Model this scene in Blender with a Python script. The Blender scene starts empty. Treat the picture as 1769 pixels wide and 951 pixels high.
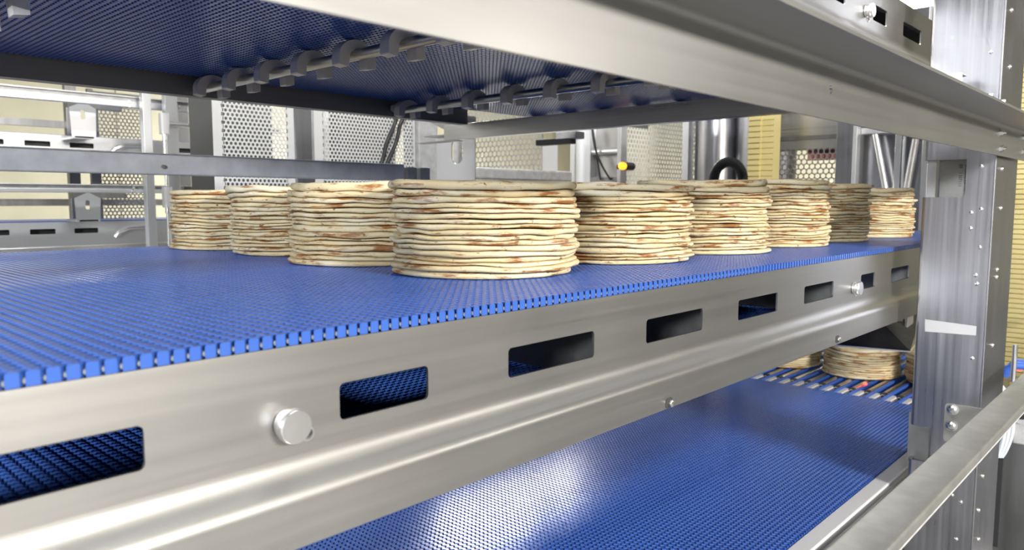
import bpy, bmesh, math, random
from mathutils import Vector, Matrix
random.seed(7)
C = bpy.context.scene.collection
PI = math.pi

# ------------------------------------------------------------------ camera
# world: x runs along the conveyors, y across them (away from the aisle), z up; the lens sits at (0, 0, CZ)
CZ = 1.30
F = 1300.0; CX, CY = 884.5, 475.5
PITCH = math.atan((475.5 - 348) / F); YAW = math.radians(42.9)
_f0 = Vector((math.cos(YAW), math.sin(YAW), 0)); _up = Vector((0, 0, 1))
_r = Vector((math.sin(YAW), -math.cos(YAW), 0))
_f = _f0 * math.cos(PITCH) - _up * math.sin(PITCH)
_u = _up * math.cos(PITCH) + _f0 * math.sin(PITCH)
cam = bpy.data.cameras.new('camera'); camo = bpy.data.objects.new('camera', cam); C.objects.link(camo)
cam.sensor_width = 36; cam.lens = F / 1769 * 36; cam.clip_start = 0.02
m = Matrix.Identity(4)
for i in range(3):
    m[i][0] = _r[i]; m[i][1] = _u[i]; m[i][2] = -_f[i]
m[2][3] = CZ
camo.matrix_world = m
cam.dof.use_dof = True; cam.dof.focus_distance = 1.25; cam.dof.aperture_fstop = 7.5
bpy.context.scene.camera = camo

# ------------------------------------------------------------------ light
sc = bpy.context.scene
w = bpy.data.worlds.new('hall'); sc.world = w; w.use_nodes = True
w.node_tree.nodes['Background'].inputs[0].default_value = (0.94, 0.97, 1.0, 1)
w.node_tree.nodes['Background'].inputs[1].default_value = 0.42
sc.view_settings.view_transform = 'Standard'; sc.view_settings.look = 'None'
sc.view_settings.gamma = 1; sc.view_settings.use_curve_mapping = False
sc.view_settings.exposure = 0.3
sc.cycles.max_bounces = 7; sc.cycles.diffuse_bounces = 4; sc.cycles.glossy_bounces = 4
sc.cycles.caustics_reflective = False; sc.cycles.caustics_refractive = False

# lamp positions (x, y, height over lens, length, turn, power, colour)
LAMPS = [
    (5.2, -4.4, 1.3, 1.2, 1, 22, (1.0, 0.94, 0.85)),
    (0.3, -4.8, 1.35, 1.3, 1, 430, (1.0, 0.94, 0.85)),
    (-4.2, -1.5, 1.0, 1.2, 1, 250, (0.93, 0.96, 1.0)),
    (1.0, 0.7, 2.3, 1.6, 0, 110, (1.0, 0.99, 0.96)),  # unseen lamp added to brighten the perforated sheets and guide beam
    (6.3, 5.8, 2.1, 3.0, 0, 900, (1.0, 0.98, 0.94)),
    (0.6, 5.9, 2.1, 1.5, 0, 90, (1.0, 0.98, 0.93)),
    (9.9, 2.6, 2.2, 2.2, 0, 160, (1.0, 0.98, 0.93)),
]

def at(x, y, u=None, v=None, h=None):
    d = _f + _r * ((x - CX) / F) - _u * ((y - CY) / F)
    k = u / d.x if u is not None else v / d.y if v is not None else h / d.z
    return d * k

# ------------------------------------------------------------------ materials
def mat(name, base, rough=0.5, metal=0.0, spec=0.5, emit=None, estr=0):
    m = bpy.data.materials.new(name); m.use_nodes = True
    b = m.node_tree.nodes['Principled BSDF']
    b.inputs['Base Color'].default_value = (*base, 1); b.inputs['Roughness'].default_value = rough
    b.inputs['Metallic'].default_value = metal; b.inputs['Specular IOR Level'].default_value = spec
    if emit:
        b.inputs['Emission Color'].default_value = (*emit, 1); b.inputs['Emission Strength'].default_value = estr
    return m

def nd(m, t): return m.node_tree.nodes.new(t)
def lk(m, a, b): m.node_tree.links.new(a, b)

def noise(m, scale, s, detail=4, off=None, rough=0.55):
    tc = nd(m, 'ShaderNodeTexCoord'); mp = nd(m, 'ShaderNodeMapping'); n = nd(m, 'ShaderNodeTexNoise')
    mp.inputs['Scale'].default_value = scale
    lk(m, tc.outputs['Object'], mp.inputs['Vector'])
    v = mp.outputs['Vector']
    if off:
        a = nd(m, 'ShaderNodeVectorMath'); lk(m, v, a.inputs[0]); lk(m, off, a.inputs[1]); v = a.outputs[0]
    lk(m, v, n.inputs['Vector']); n.inputs['Scale'].default_value = s
    n.inputs['Detail'].default_value = detail; n.inputs['Roughness'].default_value = rough
    return n.outputs['Fac']

def ramp(m, fac, stops, interp='LINEAR'):
    r = nd(m, 'ShaderNodeValToRGB'); r.color_ramp.interpolation = interp
    el = r.color_ramp.elements
    while len(el) < len(stops): el.new(0.5)
    for e, (p, c) in zip(el, stops):
        e.position = p; e.color = (*c, 1) if len(c) == 3 else c
    lk(m, fac, r.inputs['Fac'])
    return r.outputs['Color']

def steel(name, base, rough, brush=(1.2, 90, 90), spread=0.16, cvar=0.1, bump=0.02):
    m = mat(name, base, rough, 1.0)
    b = m.node_tree.nodes['Principled BSDF']
    f = noise(m, brush, 1.0, 5)
    big = noise(m, (1, 1, 1), 5.0, 3)
    c = ramp(m, f, [(0.25, tuple(x * (1 - cvar) for x in base)), (0.75, tuple(min(1, x * (1 + cvar)) for x in base))])
    lk(m, c, b.inputs['Base Color'])
    mr = nd(m, 'ShaderNodeMapRange'); mr.inputs['From Min'].default_value = 0.3; mr.inputs['From Max'].default_value = 0.7
    mr.inputs['To Min'].default_value = rough - spread / 2; mr.inputs['To Max'].default_value = rough + spread / 2
    ad = nd(m, 'ShaderNodeMath'); ad.operation = 'ADD'; lk(m, f, ad.inputs[0]); lk(m, big, ad.inputs[1])
    hf = nd(m, 'ShaderNodeMath'); hf.operation = 'MULTIPLY'; hf.inputs[1].default_value = 0.5; lk(m, ad.outputs[0], hf.inputs[0])
    lk(m, hf.outputs[0], mr.inputs['Value']); lk(m, mr.outputs['Result'], b.inputs['Roughness'])
    bp = nd(m, 'ShaderNodeBump'); bp.inputs['Strength'].default_value = bump; bp.inputs['Distance'].default_value = 0.002
    lk(m, f, bp.inputs['Height']); lk(m, bp.outputs['Normal'], b.inputs['Normal'])
    return m

M = {}
M['steel'] = steel('brushed_steel', (0.44, 0.436, 0.428), 0.38, spread=0.08, cvar=0.05)
M['steel_v'] = steel('brushed_steel_upright', (0.33, 0.33, 0.35), 0.34, (110, 110, 1.4), 0.2, 0.14)
M['steel_y'] = steel('brushed_steel_cross', (0.58, 0.57, 0.54), 0.33, (90, 1.2, 90))
M['bead'] = steel('blasted_steel', (0.33, 0.33, 0.315), 0.6, (40, 40, 40), 0.1, 0.10)
M['aged'] = steel('aged_steel', (0.50, 0.50, 0.50), 0.55, (30, 30, 30), 0.15, 0.22)
M['aged'].node_tree.nodes['Principled BSDF'].inputs['Metallic'].default_value = 0.3
M['mirror'] = steel('polished_enclosure_steel', (0.42, 0.43, 0.47), 0.2, (9, 9, 0.6), 0.12, 0.15)
M['rim'] = steel('dull_inner_steel', (0.28, 0.28, 0.27), 0.5, (1.2, 60, 60), 0.1, 0.1)
M['dark_steel'] = steel('dark_machine_steel', (0.26, 0.26, 0.26), 0.4, (20, 20, 2), 0.1, 0.2)
M['bright'] = mat('machined_metal', (0.78, 0.78, 0.79), 0.3, 1.0)
M['bolt'] = mat('zinc_bolt', (0.72, 0.72, 0.70), 0.25, 1.0)
M['alu'] = mat('aluminium_profile', (0.62, 0.63, 0.65), 0.4, 0.8)
M['panel'] = mat('perforated_sheet', (0.68, 0.68, 0.67), 0.42, 0.2)
M['black'] = mat('black_rubber', (0.015, 0.015, 0.017), 0.6)
M['guide'] = steel('guide_beam_steel', (0.72, 0.72, 0.73), 0.5, (20, 20, 20), 0.15, 0.14)
M['guide'].node_tree.nodes['Principled BSDF'].inputs['Metallic'].default_value = 0.15
M['cabinet'] = mat('dark_backing_paint', (0.07, 0.07, 0.07), 0.6)  # near-black for the box added behind the perforated sheets
M['shadow'] = mat('dark_interior_shade', (0.03, 0.03, 0.03), 0.7)  # near-black stands in for shade inside conveyors, recesses and holes
M['white_plastic'] = mat('white_plastic', (0.58, 0.59, 0.62), 0.4)
M['shoe'] = mat('white_nylon', (0.72, 0.71, 0.68), 0.4)
M['tape'] = mat('white_tape', (0.42, 0.42, 0.43), 0.6)
M['ink'] = mat('printed_ink', (0.05, 0.05, 0.06), 0.6)
M['yellow'] = mat('yellow_plastic', (0.46, 0.39, 0.17), 0.5)
M['amber'] = mat('amber_lamp', (1, 0.45, 0.05), 0.3, emit=(1, 0.22, 0.01), estr=3)
M['red_led'] = mat('red_led', (1, 0.05, 0.04), 0.3, emit=(1, 0.03, 0.02), estr=7)
M['lamp'] = mat('lamp_diffuser', (1, 1, 1), 0.4, emit=(1, 0.98, 0.94), estr=7)
M['housing'] = mat('lamp_housing', (0.7, 0.7, 0.7), 0.5)
M['red_paint'] = mat('red_paint', (0.42, 0.16, 0.15), 0.5)
M['blue_cap'] = mat('blue_plastic_cap', (0.04, 0.12, 0.5), 0.4)
M['cable'] = mat('pale_cable', (0.55, 0.60, 0.68), 0.4)
M['white_paper'] = mat('white_card', (0.7, 0.69, 0.69), 0.6)

def wall_mat(name, c):
    m = mat(name, c, 0.6)
    b = m.node_tree.nodes['Principled BSDF']
    f = noise(m, (1, 1, 1), 3.0, 5)
    lk(m, ramp(m, f, [(0.3, tuple(x * 0.93 for x in c)), (0.7, tuple(x * 1.05 for x in c))]), b.inputs['Base Color'])
    return m
M['wall'] = wall_mat('beige_wall_panel', (0.40, 0.38, 0.28))
M['wall_joint'] = wall_mat('wall_joint', (0.32, 0.30, 0.22))
M['wall_dim'] = wall_mat('grey_hall_wall', (0.30, 0.30, 0.29))
M['floor'] = wall_mat('concrete_floor', (0.16, 0.16, 0.16))
M['ceiling'] = wall_mat('ceiling_sheet', (0.6, 0.6, 0.58))

def belt_mat():
    m = mat('blue_modular_plastic', (0.05, 0.14, 0.54), 0.28, 0, 0.5)
    b = m.node_tree.nodes['Principled BSDF']
    f = noise(m, (1, 1, 1), 7.0, 4)
    lk(m, ramp(m, f, [(0.3, (0.030, 0.088, 0.35)), (0.7, (0.042, 0.112, 0.41))]), b.inputs['Base Color'])
    return m
M['belt'] = belt_mat()
M['belt_gap_sheet'] = mat('blue_belt_gap_shade', (0.012, 0.040, 0.22), 0.5)  # darker blue puts the shade of the belt's gaps into the colour
M['rod'] = mat('grey_hinge_rod', (0.24, 0.26, 0.28), 0.55)

def bread_mat():
    m = mat('flatbread', (0.8, 0.65, 0.4), 0.75, 0, 0.25)
    b = m.node_tree.nodes['Principled BSDF']
    oi = nd(m, 'ShaderNodeObjectInfo')
    sc_ = nd(m, 'ShaderNodeMath'); sc_.operation = 'MULTIPLY'; sc_.inputs[1].default_value = 57.0
    lk(m, oi.outputs['Random'], sc_.inputs[0])
    cx = nd(m, 'ShaderNodeCombineXYZ')
    for i in range(3): lk(m, sc_.outputs[0], cx.inputs[i])
    off = cx.outputs[0]
    base = ramp(m, noise(m, (1, 1, 2), 9, 4, off), [(0.3, (0.58, 0.46, 0.26)), (0.5, (0.64, 0.55, 0.35)), (0.7, (0.67, 0.62, 0.47))])
    streak = ramp(m, noise(m, (1, 1, 7), 14, 7, off, 0.68), [(0.525, (0, 0, 0)), (0.61, (1, 1, 1))])
    spots = ramp(m, noise(m, (1, 1, 1.5), 80, 3, off), [(0.64, (0, 0, 0)), (0.72, (1, 1, 1))])
    mx = nd(m, 'ShaderNodeMix'); mx.data_type = 'RGBA'
    lk(m, streak, mx.inputs['Factor']); lk(m, base, mx.inputs['A']); mx.inputs['B'].default_value = (0.29, 0.12, 0.035, 1)
    fl = noise(m, (1, 1, 1), 26, 3, off)
    flour = ramp(m, fl, [(0.55, (0, 0, 0)), (0.75, (0.38, 0.38, 0.38))])
    m0 = nd(m, 'ShaderNodeMix'); m0.data_type = 'RGBA'
    lk(m, flour, m0.inputs['Factor']); lk(m, mx.outputs['Result'], m0.inputs['A']); m0.inputs['B'].default_value = (0.65, 0.62, 0.55, 1)
    m2 = nd(m, 'ShaderNodeMix'); m2.data_type = 'RGBA'
    lk(m, spots, m2.inputs['Factor']); lk(m, m0.outputs['Result'], m2.inputs['A']); m2.inputs['B'].default_value = (0.20, 0.09, 0.03, 1)
    lk(m, m2.outputs['Result'], b.inputs['Base Color'])
    bp = nd(m, 'ShaderNodeBump'); bp.inputs['Strength'].default_value = 0.5; bp.inputs['Distance'].default_value = 0.002
    lk(m, noise(m, (1, 1, 2), 60, 4, off), bp.inputs['Height']); lk(m, bp.outputs['Normal'], b.inputs['Normal'])
    b.inputs['Subsurface Weight'].default_value = 0.0
    return m
M['bread'] = bread_mat()

# ------------------------------------------------------------------ helpers
def wloc(o):
    p = Vector((0, 0, 0))
    while o is not None:
        p += Vector(o.location); o = o.parent
    return p

class MB:
    """collects shapes given in (along, across, height over lens); build() links ONE mesh object"""
    def __init__(s): s.v = []; s.f = []; s.sm = []
    def face(s, idx, smooth=False): s.f.append(idx); s.sm.append(smooth)
    def box(s, a, b):
        x0, x1 = sorted((a[0], b[0])); y0, y1 = sorted((a[1], b[1])); z0, z1 = sorted((a[2], b[2]))
        n = len(s.v)
        s.v += [(x0, y0, z0), (x1, y0, z0), (x1, y1, z0), (x0, y1, z0), (x0, y0, z1), (x1, y0, z1), (x1, y1, z1), (x0, y1, z1)]
        for q in ((0, 3, 2, 1), (4, 5, 6, 7), (0, 1, 5, 4), (1, 2, 6, 5), (2, 3, 7, 6), (3, 0, 4, 7)):
            s.face([n + i for i in q])
        return s
    def cyl(s, p0, p1, r, seg=16, r1=None, caps=True):
        p0, p1 = Vector(p0), Vector(p1); d = (p1 - p0).normalized()
        a = d.orthogonal().normalized(); b = d.cross(a); n = len(s.v); r1 = r if r1 is None else r1
        for k in range(seg):
            t = 2 * PI * k / seg; o = a * math.cos(t) + b * math.sin(t)
            s.v += [tuple(p0 + o * r), tuple(p1 + o * r1)]
        for k in range(seg):
            i, j = n + 2 * k, n + 2 * ((k + 1) % seg)
            s.face([i, j, j + 1, i + 1], True)
        if caps:
            s.face([n + 2 * k for k in range(seg)][::-1]); s.face([n + 2 * k + 1 for k in range(seg)])
        return s
    def lathe(s, p0, d, prof, seg=20):
        p0 = Vector(p0); d = Vector(d).normalized(); a = d.orthogonal().normalized(); b = d.cross(a); n = len(s.v); L = len(prof)
        for k in range(seg):
            t = 2 * PI * k / seg; o = a * math.cos(t) + b * math.sin(t)
            for (r, z) in prof: s.v.append(tuple(p0 + o * r + d * z))
        for k in range(seg):
            for i in range(L - 1):
                q, w_ = n + k * L + i, n + ((k + 1) % seg) * L + i
                s.face([q, w_, w_ + 1, q + 1], True)
        return s
    def tube(s, pts, r, seg=8):
        pts = [Vector(p) for p in pts]
        n = len(s.v)
        for i, p in enumerate(pts):
            d = (pts[min(i + 1, len(pts) - 1)] - pts[max(i - 1, 0)]).normalized()
            a = d.cross(Vector((0.3, 0.2, 0.93))).normalized(); b = d.cross(a)
            for k in range(seg):
                t = 2 * PI * k / seg; s.v.append(tuple(p + (a * math.cos(t) + b * math.sin(t)) * r))
        for i in range(len(pts) - 1):
            for k in range(seg):
                q = n + i * seg; s.face([q + k, q + (k + 1) % seg, q + seg + (k + 1) % seg, q + seg + k], True)
        s.face([n + k for k in range(seg)][::-1]); e = n + (len(pts) - 1) * seg; s.face([e + k for k in range(seg)])
        return s
    def sweep(s, prof, x0, x1, axis='u', closed=True, smooth=False):
        """profile polygon swept along u (prof = (v,h)) or along v (prof = (u,h)) or along h (prof = (u,v))"""
        n = len(s.v); L = len(prof)
        def P(x, a, b): return (x, a, b) if axis == 'u' else (a, x, b) if axis == 'v' else (a, b, x)
        for x in (x0, x1): s.v += [P(x, a, b) for a, b in prof]
        for i in range(L if closed else L - 1):
            j = (i + 1) % L; s.face([n + i, n + j, n + L + j, n + L + i], smooth)
        if closed: s.face([n + i for i in range(L)][::-1]); s.face([n + L + i for i in range(L)])
        return s
    def mesh(s, me, fn):
        n = len(s.v)
        for v in me.vertices: s.v.append(tuple(fn(v.co)))
        for p in me.polygons: s.face([n + i for i in p.vertices])
        return s
    def build(s, name, m, parent=None, bevel=0, world=True, solid=0):
        o0 = wloc(parent) if parent else Vector((0, 0, 0))
        me = bpy.data.meshes.new(name)
        dz = CZ if world else 0
        me.from_pydata([(x - o0.x, y - o0.y, z + dz - o0.z) for x, y, z in s.v], [], s.f)
        bm = bmesh.new(); bm.from_mesh(me)
        bmesh.ops.recalc_face_normals(bm, faces=bm.faces); bm.to_mesh(me); bm.free()
        me.polygons.foreach_set('use_smooth', s.sm[:len(me.polygons)])
        if any(s.sm): me.set_sharp_from_angle(angle=math.radians(38))
        me.materials.append(M[m] if isinstance(m, str) else m)
        o = bpy.data.objects.new(name, me); C.objects.link(o); o.parent = parent
        if solid:
            md = o.modifiers.new('thickness', 'SOLIDIFY'); md.thickness = solid; md.offset = 0
        if bevel:
            md = o.modifiers.new('edge', 'BEVEL'); md.width = bevel; md.segments = 2; md.limit_method = 'ANGLE'; md.angle_limit = math.radians(40)
            md.harden_normals = False
        return o

def thing(name, label, cat, loc, group=None):
    o = bpy.data.objects.new(name, None); C.objects.link(o); o.empty_display_size = 0.05
    o.location = (loc[0], loc[1], loc[2] + CZ); o['label'] = label; o['category'] = cat
    if group: o['group'] = group
    return o
def tag(o, label, cat, group=None):
    o['label'] = label; o['category'] = cat
    if group: o['group'] = group
    return o
def struct(o): o['kind'] = 'structure'; return o
def part_label(o, t): o['label'] = t; return o

def rrect(x0, x1, y0, y1, r, n=5):
    p = []
    for cx, cy, a in ((x1 - r, y1 - r, 0), (x0 + r, y1 - r, 90), (x0 + r, y0 + r, 180), (x1 - r, y0 + r, 270)):
        for k in range(n + 1):
            t = math.radians(a + 90 * k / n); p.append((cx + r * math.cos(t), cy + r * math.sin(t)))
    return p
def circ(x, y, r, n=14): return [(x + r * math.cos(2 * PI * k / n), y + r * math.sin(2 * PI * k / n)) for k in range(n)]

def flat(outer, holes, t):
    """plate with holes, filled as a 2D curve, thickness t"""
    cu = bpy.data.curves.new('plate', 'CURVE'); cu.dimensions = '2D'; cu.fill_mode = 'BOTH'; cu.extrude = t / 2
    for pts in [outer] + holes:
        sp = cu.splines.new('POLY'); sp.points.add(len(pts) - 1); sp.use_cyclic_u = True
        for p, (x, y) in zip(sp.points, pts): p.co = (x, y, 0, 1)
    ob = bpy.data.objects.new('plate', cu); C.objects.link(ob)
    me = bpy.data.meshes.new_from_object(ob)
    bpy.data.objects.remove(ob); bpy.data.curves.remove(cu)
    return me

# ------------------------------------------------------------------ room
FL = -CZ
o = MB().box((-6, -6, FL - 0.1), (12, 9.7, FL)).build('floor', 'floor'); struct(o)
wb = MB().box((-6, 9.5, FL), (12, 9.7, 2.6)).build('wall_back', 'wall_joint'); struct(wb)
for i in range(13):
    MB().box((-5.9 + i * 1.33, 9.485, FL + 0.02), (-5.9 + i * 1.33 + 1.315, 9.499, 2.6)).build('wall_panel', 'wall', wb)
wf = MB().box((12, -6, FL), (12.2, 9.7, 2.6)).build('wall_far', 'wall_joint'); struct(wf)
for i in range(11):
    MB().box((11.985, -5.9 + i * 1.36, FL + 0.02), (11.999, -5.9 + i * 1.36 + 1.345, 2.6)).build('wall_panel', 'wall', wf)
struct(MB().box((-6.2, -6.2, 2.6), (12.2, 9.7, 2.7)).build('ceiling', 'ceiling'))
struct(MB().box((-6.2, -6.2, FL - 0.1), (12.2, -6, 2.6)).build('wall_front', 'wall_dim'))
struct(MB().box((-6.2, -6, FL - 0.1), (-6, 9.7, 2.6)).build('wall_left', 'wall_dim'))

names_l = ['in the aisle far right', 'in the aisle straight behind', 'in the aisle behind to the left', 'straight above the conveyors, added to brighten the guards', 'above the perforated guards in the middle', 'above the rear conveyors on the left',
           'beyond the upright steel post']
for (x, y, h, L, aim, pw, colr), nm in zip(LAMPS, names_l):
    t = thing('ceiling_lamp', 'long white tube lamp hanging ' + nm, 'lamp', (x, y, h), 'hanging tube lamps')
    dx, dy = L / 2, 0.2
    MB().box((x - dx, y - dy, h), (x + dx, y + dy, h + 0.07)).build('housing', 'housing', t, 0.01)
    MB().box((x - dx + 0.02, y - dy + 0.02, h - 0.012), (x + dx - 0.02, y + dy - 0.02, h - 0.001)).build('diffuser', 'lamp', t)
    q = Vector((0, 0, -1)).to_track_quat('-Z', 'Y')
    if aim: q = (Vector((1.2, 0.8, 0.0)) - Vector((x, y, h))).to_track_quat('-Z', 'Y')
    t.rotation_euler = q.to_euler()
    MB().cyl((x, y, h + 0.03), (x, y, 2.6), 0.012, 8).build('hanger_rod', 'bolt', t).rotation_euler = q.inverted().to_euler()
    for nm_, e, dz in (('tube_light', pw, -0.03), ('added_uplight', pw * 0.12, 0.09)):  # upward light added over each lamp to brighten the ceiling
        ld = bpy.data.lights.new(nm_, 'AREA'); ld.shape = 'RECTANGLE'; ld.size = 2 * dx; ld.size_y = 2 * dy
        ld.energy = e; ld.color = colr
        lo = bpy.data.objects.new(nm_, ld); C.objects.link(lo); lo.parent = t; lo.location = (0, 0, dz)
        if dz > 0: lo.rotation_euler = (PI, 0, 0)

# ------------------------------------------------------------------ belts
PU = 0.01175; QV = 0.0117; TH = 0.0105
def row_mesh(name, width, flip=False):
    n = int(round(width / QV)) * 2
    a, w_, c = 0.0024, 0.0042, 0.0011
    prof = [(-w_, -TH), (-w_, -c), (-w_ + c, 0), (w_ - c, 0), (w_, -c), (w_, -TH)]
    v = []; f = []
    for k in range(n + 1):
        uc = a if k % 2 else -a
        for x, z in prof: v.append((uc + x, k * QV / 2, -TH - z if flip else z))
    L = len(prof)
    for k in range(n):
        for i in range(L - 1):
            q = k * L + i; f.append((q, q + 1, q + L + 1, q + L))
    f.append(tuple(range(L))); f.append(tuple(n * L + i for i in range(L)))
    me = bpy.data.meshes.new(name); me.from_pydata(v, [], f)
    bm = bmesh.new(); bm.from_mesh(me); bmesh.ops.recalc_face_normals(bm, faces=bm.faces); bm.to_mesh(me); bm.free()
    me.materials.append(M['belt'])
    return me

def belt_rows(parent, me, u0, u1, v0, h):
    L = wloc(parent); k = 0; u = u0
    while u < u1:
        o = bpy.data.objects.new('belt_row', me); C.objects.link(o); o.parent = parent
        o.location = (u - L.x, v0 - L.y, h + CZ - L.z); u += PU
def belt_gap_sheet(parent, u0, u1, v0, v1, h, th=0.0035, drop=0.0035, flip=False):
    a = h - drop if not flip else h - TH + drop
    o = MB().box((u0, v0 + 0.004, a), (u1, v1 - 0.004, a - th if not flip else a + th)).build('belt_gap_sheet', 'belt_gap_sheet', parent)
    return o
def rods(parent, u0, u1, v0, h):
    mb = MB(); u = u0 + PU / 2
    while u < u1:
        mb.cyl((u, v0 + 0.0012, h - 0.0068), (u, v0 + 0.02, h - 0.0068), 0.0021, 8); u += PU
    o = mb.build('hinge_rod_ends', 'rod', parent); o['kind'] = 'stuff'

V0 = 0.55; VB = 1.86; LEV = 0.571
HB = -0.108
rowM = row_mesh('belt_row', VB - V0)
# middle belt
t = thing('conveyor_belt', 'bright blue modular belt carrying the tall flatbread stacks', 'belt', (1.2, 1.2, HB))
belt_rows(t, rowM, 0.0, 3.05, V0, HB)
belt_gap_sheet(t, -0.01, 3.05, V0, VB, HB)
rods(t, 0.0, 1.2, V0, HB)
# its return run, seen through the windows of the side plate
mb = MB(); u = 0.0
rt = row_mesh('return_row', 0.56, True)
while u < 1.9:
    mb.mesh(rt, lambda co, u=u: (co.x + u, co.y + 0.60, co.z - 0.262)); u += PU
o = mb.build('return_run', 'belt', t); o['kind'] = 'stuff'
MB().box((0, 0.604, -0.2685), (1.9, 1.15, -0.2665)).build('belt_gap_sheet', 'belt_gap_sheet', t)
# upper belt: underside of its return run
HR = 0.316
t = thing('conveyor_belt', 'dark blue underside of the upper belt above the stacks', 'belt', (1.2, 1.2, HR - TH))
rowU = row_mesh('belt_row_under', VB - V0 - 0.01, True)
belt_rows(t, rowU, 0.05, 2.55, V0 + 0.005, HR)
belt_gap_sheet(t, 0.04, 2.55, V0, VB, HR, flip=True)
o = MB().box((0.0, V0 + 0.07, HB + LEV - TH), (3.05, VB, HB + LEV)).build('carrying_run', 'belt', t); o['kind'] = 'stuff'
# lower belt
HL = -0.679; VL = 0.572
t = thing('conveyor_belt', 'wide blue modular belt lowest in view, shiny and empty', 'belt', (1.7, 1.2, HL))
rowL = row_mesh('belt_row_low', 1.26)
belt_rows(t, rowL, 0.35, 2.72, VL, HL)
belt_gap_sheet(t, 0.34, 2.72, VL, VL + 1.26, HL)

# ------------------------------------------------------------------ conveyor side frames
SLOTS = [(0.05, 0.205), (0.370, 0.472), (0.586, 0.741), (0.858, 1.011), (1.127, 1.276), (1.394, 1.541), (1.703, 1.794), (1.911, 2.055), (2.20, 2.35), (2.48, 2.63)]
def lip_profile(v, h):
    """outer path of the bent lower lip, (v, h) from the slot band downwards"""
    A = math.radians(50); R1, R2 = 0.024, 0.015
    pts = [(v, h)]
    for k in range(1, 9):
        a = A * k / 8; pts.append((v - R1 * (1 - math.cos(a)), h - R1 * math.sin(a)))
    x, y = pts[-1]; x -= 0.006 * math.sin(A); y -= 0.006 * math.cos(A); pts.append((x, y))
    for k in range(1, 9):
        a = A - A * k / 8; pts.append((x - R2 * (math.cos(a) - math.cos(A)), y - R2 * (math.sin(A) - math.sin(a))))
    x, y = pts[-1]; pts.append((x, y - 0.038))
    return pts
LIP = lip_profile(V0, -0.212)
LIPV = LIP[-1][0]; LIPB = LIP[-1][1]

def side_plate(parent, dh, u0, u1, knobs, lipholes=()):
    holes = [rrect(a, b, -0.192 + dh, -0.159 + dh, 0.005) for a, b in SLOTS if a > u0 and b < u1]
    for k in knobs: holes.append(circ(k + 0.0185, -0.1955 + dh, 0.0046))
    me = flat([(u0, -0.212 + dh), (u1, -0.212 + dh), (u1, -0.119 + dh), (u0, -0.119 + dh)], holes, 0.003)
    mb = MB().mesh(me, lambda co: (co.x, V0 + 0.0015 + co.z, co.y))
    front = [(v, h + dh) for v, h in LIP]
    n = len(mb.v)
    mb.sweep(front, u0, u1, closed=False, smooth=True)
    back = [(v + 0.003, h + dh) for v, h in LIP][::-1]
    mb.sweep(back, u0, u1, closed=False, smooth=True)
    mb.sweep([front[-1], back[0]], u0, u1, closed=False)
    o = mb.build('side_plate', 'steel', parent)
    for k in knobs:
        h = -0.183 + dh
        kb = MB().lathe((k, V0 - 0.001, h), (0, -1, 0), [(0, 0.0), (0.0125, 0.0), (0.0125, 0.003), (0.0105, 0.0035), (0.0105, 0.006), (0.0135, 0.0065), (0.0145, 0.008), (0.0145, 0.014), (0.0135, 0.0155), (0, 0.0157)], 28).build('knob', 'bright', o)
        MB().lathe((k + 0.0185, V0 - 0.0002, h - 0.0125), (0, -1, 0), [(0.0046, -0.001), (0.005, 0.0012), (0.0066, 0.0012), (0.0072, 0), ], 18).build('keyhole_ring', 'bright', o)
    return o

# middle frame
t = thing('conveyor', 'brushed steel side frame of the middle conveyor with rectangular windows', 'conveyor', (1.3, V0, -0.28))
sp = side_plate(t, 0, -0.4, 2.95, [0.318, 1.656])
for x in (1157, 1447):
    y = 697 if x == 1157 else 587
    p = at(x, y, v=LIPV)
    b = MB().lathe((p.x, LIPV - 0.0002, p.z), (0, -1, 0), [(0, 0.001), (0.0052, 0.001), (0.0052, 0.0045), (0.0035, 0.0055), (0, 0.0056)], 14).build('lip_bolt', 'bolt', sp)
    MB().mesh(flat(rrect(p.x - 0.011, p.x + 0.006, p.z - 0.006, p.z + 0.008, 0.004), [], 0.0006), lambda co: (co.x, LIPV - 0.0004 + co.z, co.y)).build('recess_shade', 'shadow', sp)  # flat patch, the slot hole's shade painted dark
o = MB().box((-0.4, VB + 0.002, -0.165), (2.95, VB + 0.006, -0.116)).build('side_plate', 'steel', t)
o = MB().box((-0.4, V0 + 0.01, -0.135), (2.95, V0 + 0.03, HB - TH - 0.001)).build('wear_rail', 'white_plastic', t)
for i in range(7):
    v = V0 + 0.18 + i * 0.17
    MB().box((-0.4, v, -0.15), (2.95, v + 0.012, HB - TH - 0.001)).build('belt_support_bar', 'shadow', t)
for u in (0.30, 0.80, 1.07, 1.60, 2.14):
    MB().box((u, V0 + 0.004, -0.235), (u + 0.004, VB, -0.135)).build('cross_member', 'rim', t)

# upper frame
t = thing('conveyor', 'upper conveyor side frame with dark inner plate and white return shoes', 'conveyor', (1.3, V0, 0.29))
side_plate(t, LEV, -0.2, 2.95, [1.656])
MB().box((0.0, V0 + 0.02, 0.418), (2.9, VB - 0.005, 0.440)).build('shade_deck', 'shadow', t)  # dark sheet added so the upper windows look shaded inside
MB().box((-0.6, 1.868, 0.259), (1.79, 1.872, 0.32)).build('side_plate', 'rim', t)
MB().box((-0.6, 1.868, 0.32), (2.9, 1.872, 0.45)).build('side_plate', 'rim', t)
# bottom flange of the inner plate
MB().box((-0.6, 1.872, 0.259), (1.79, 1.905, 0.262)).build('plate_flange', 'rim', t)
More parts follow.
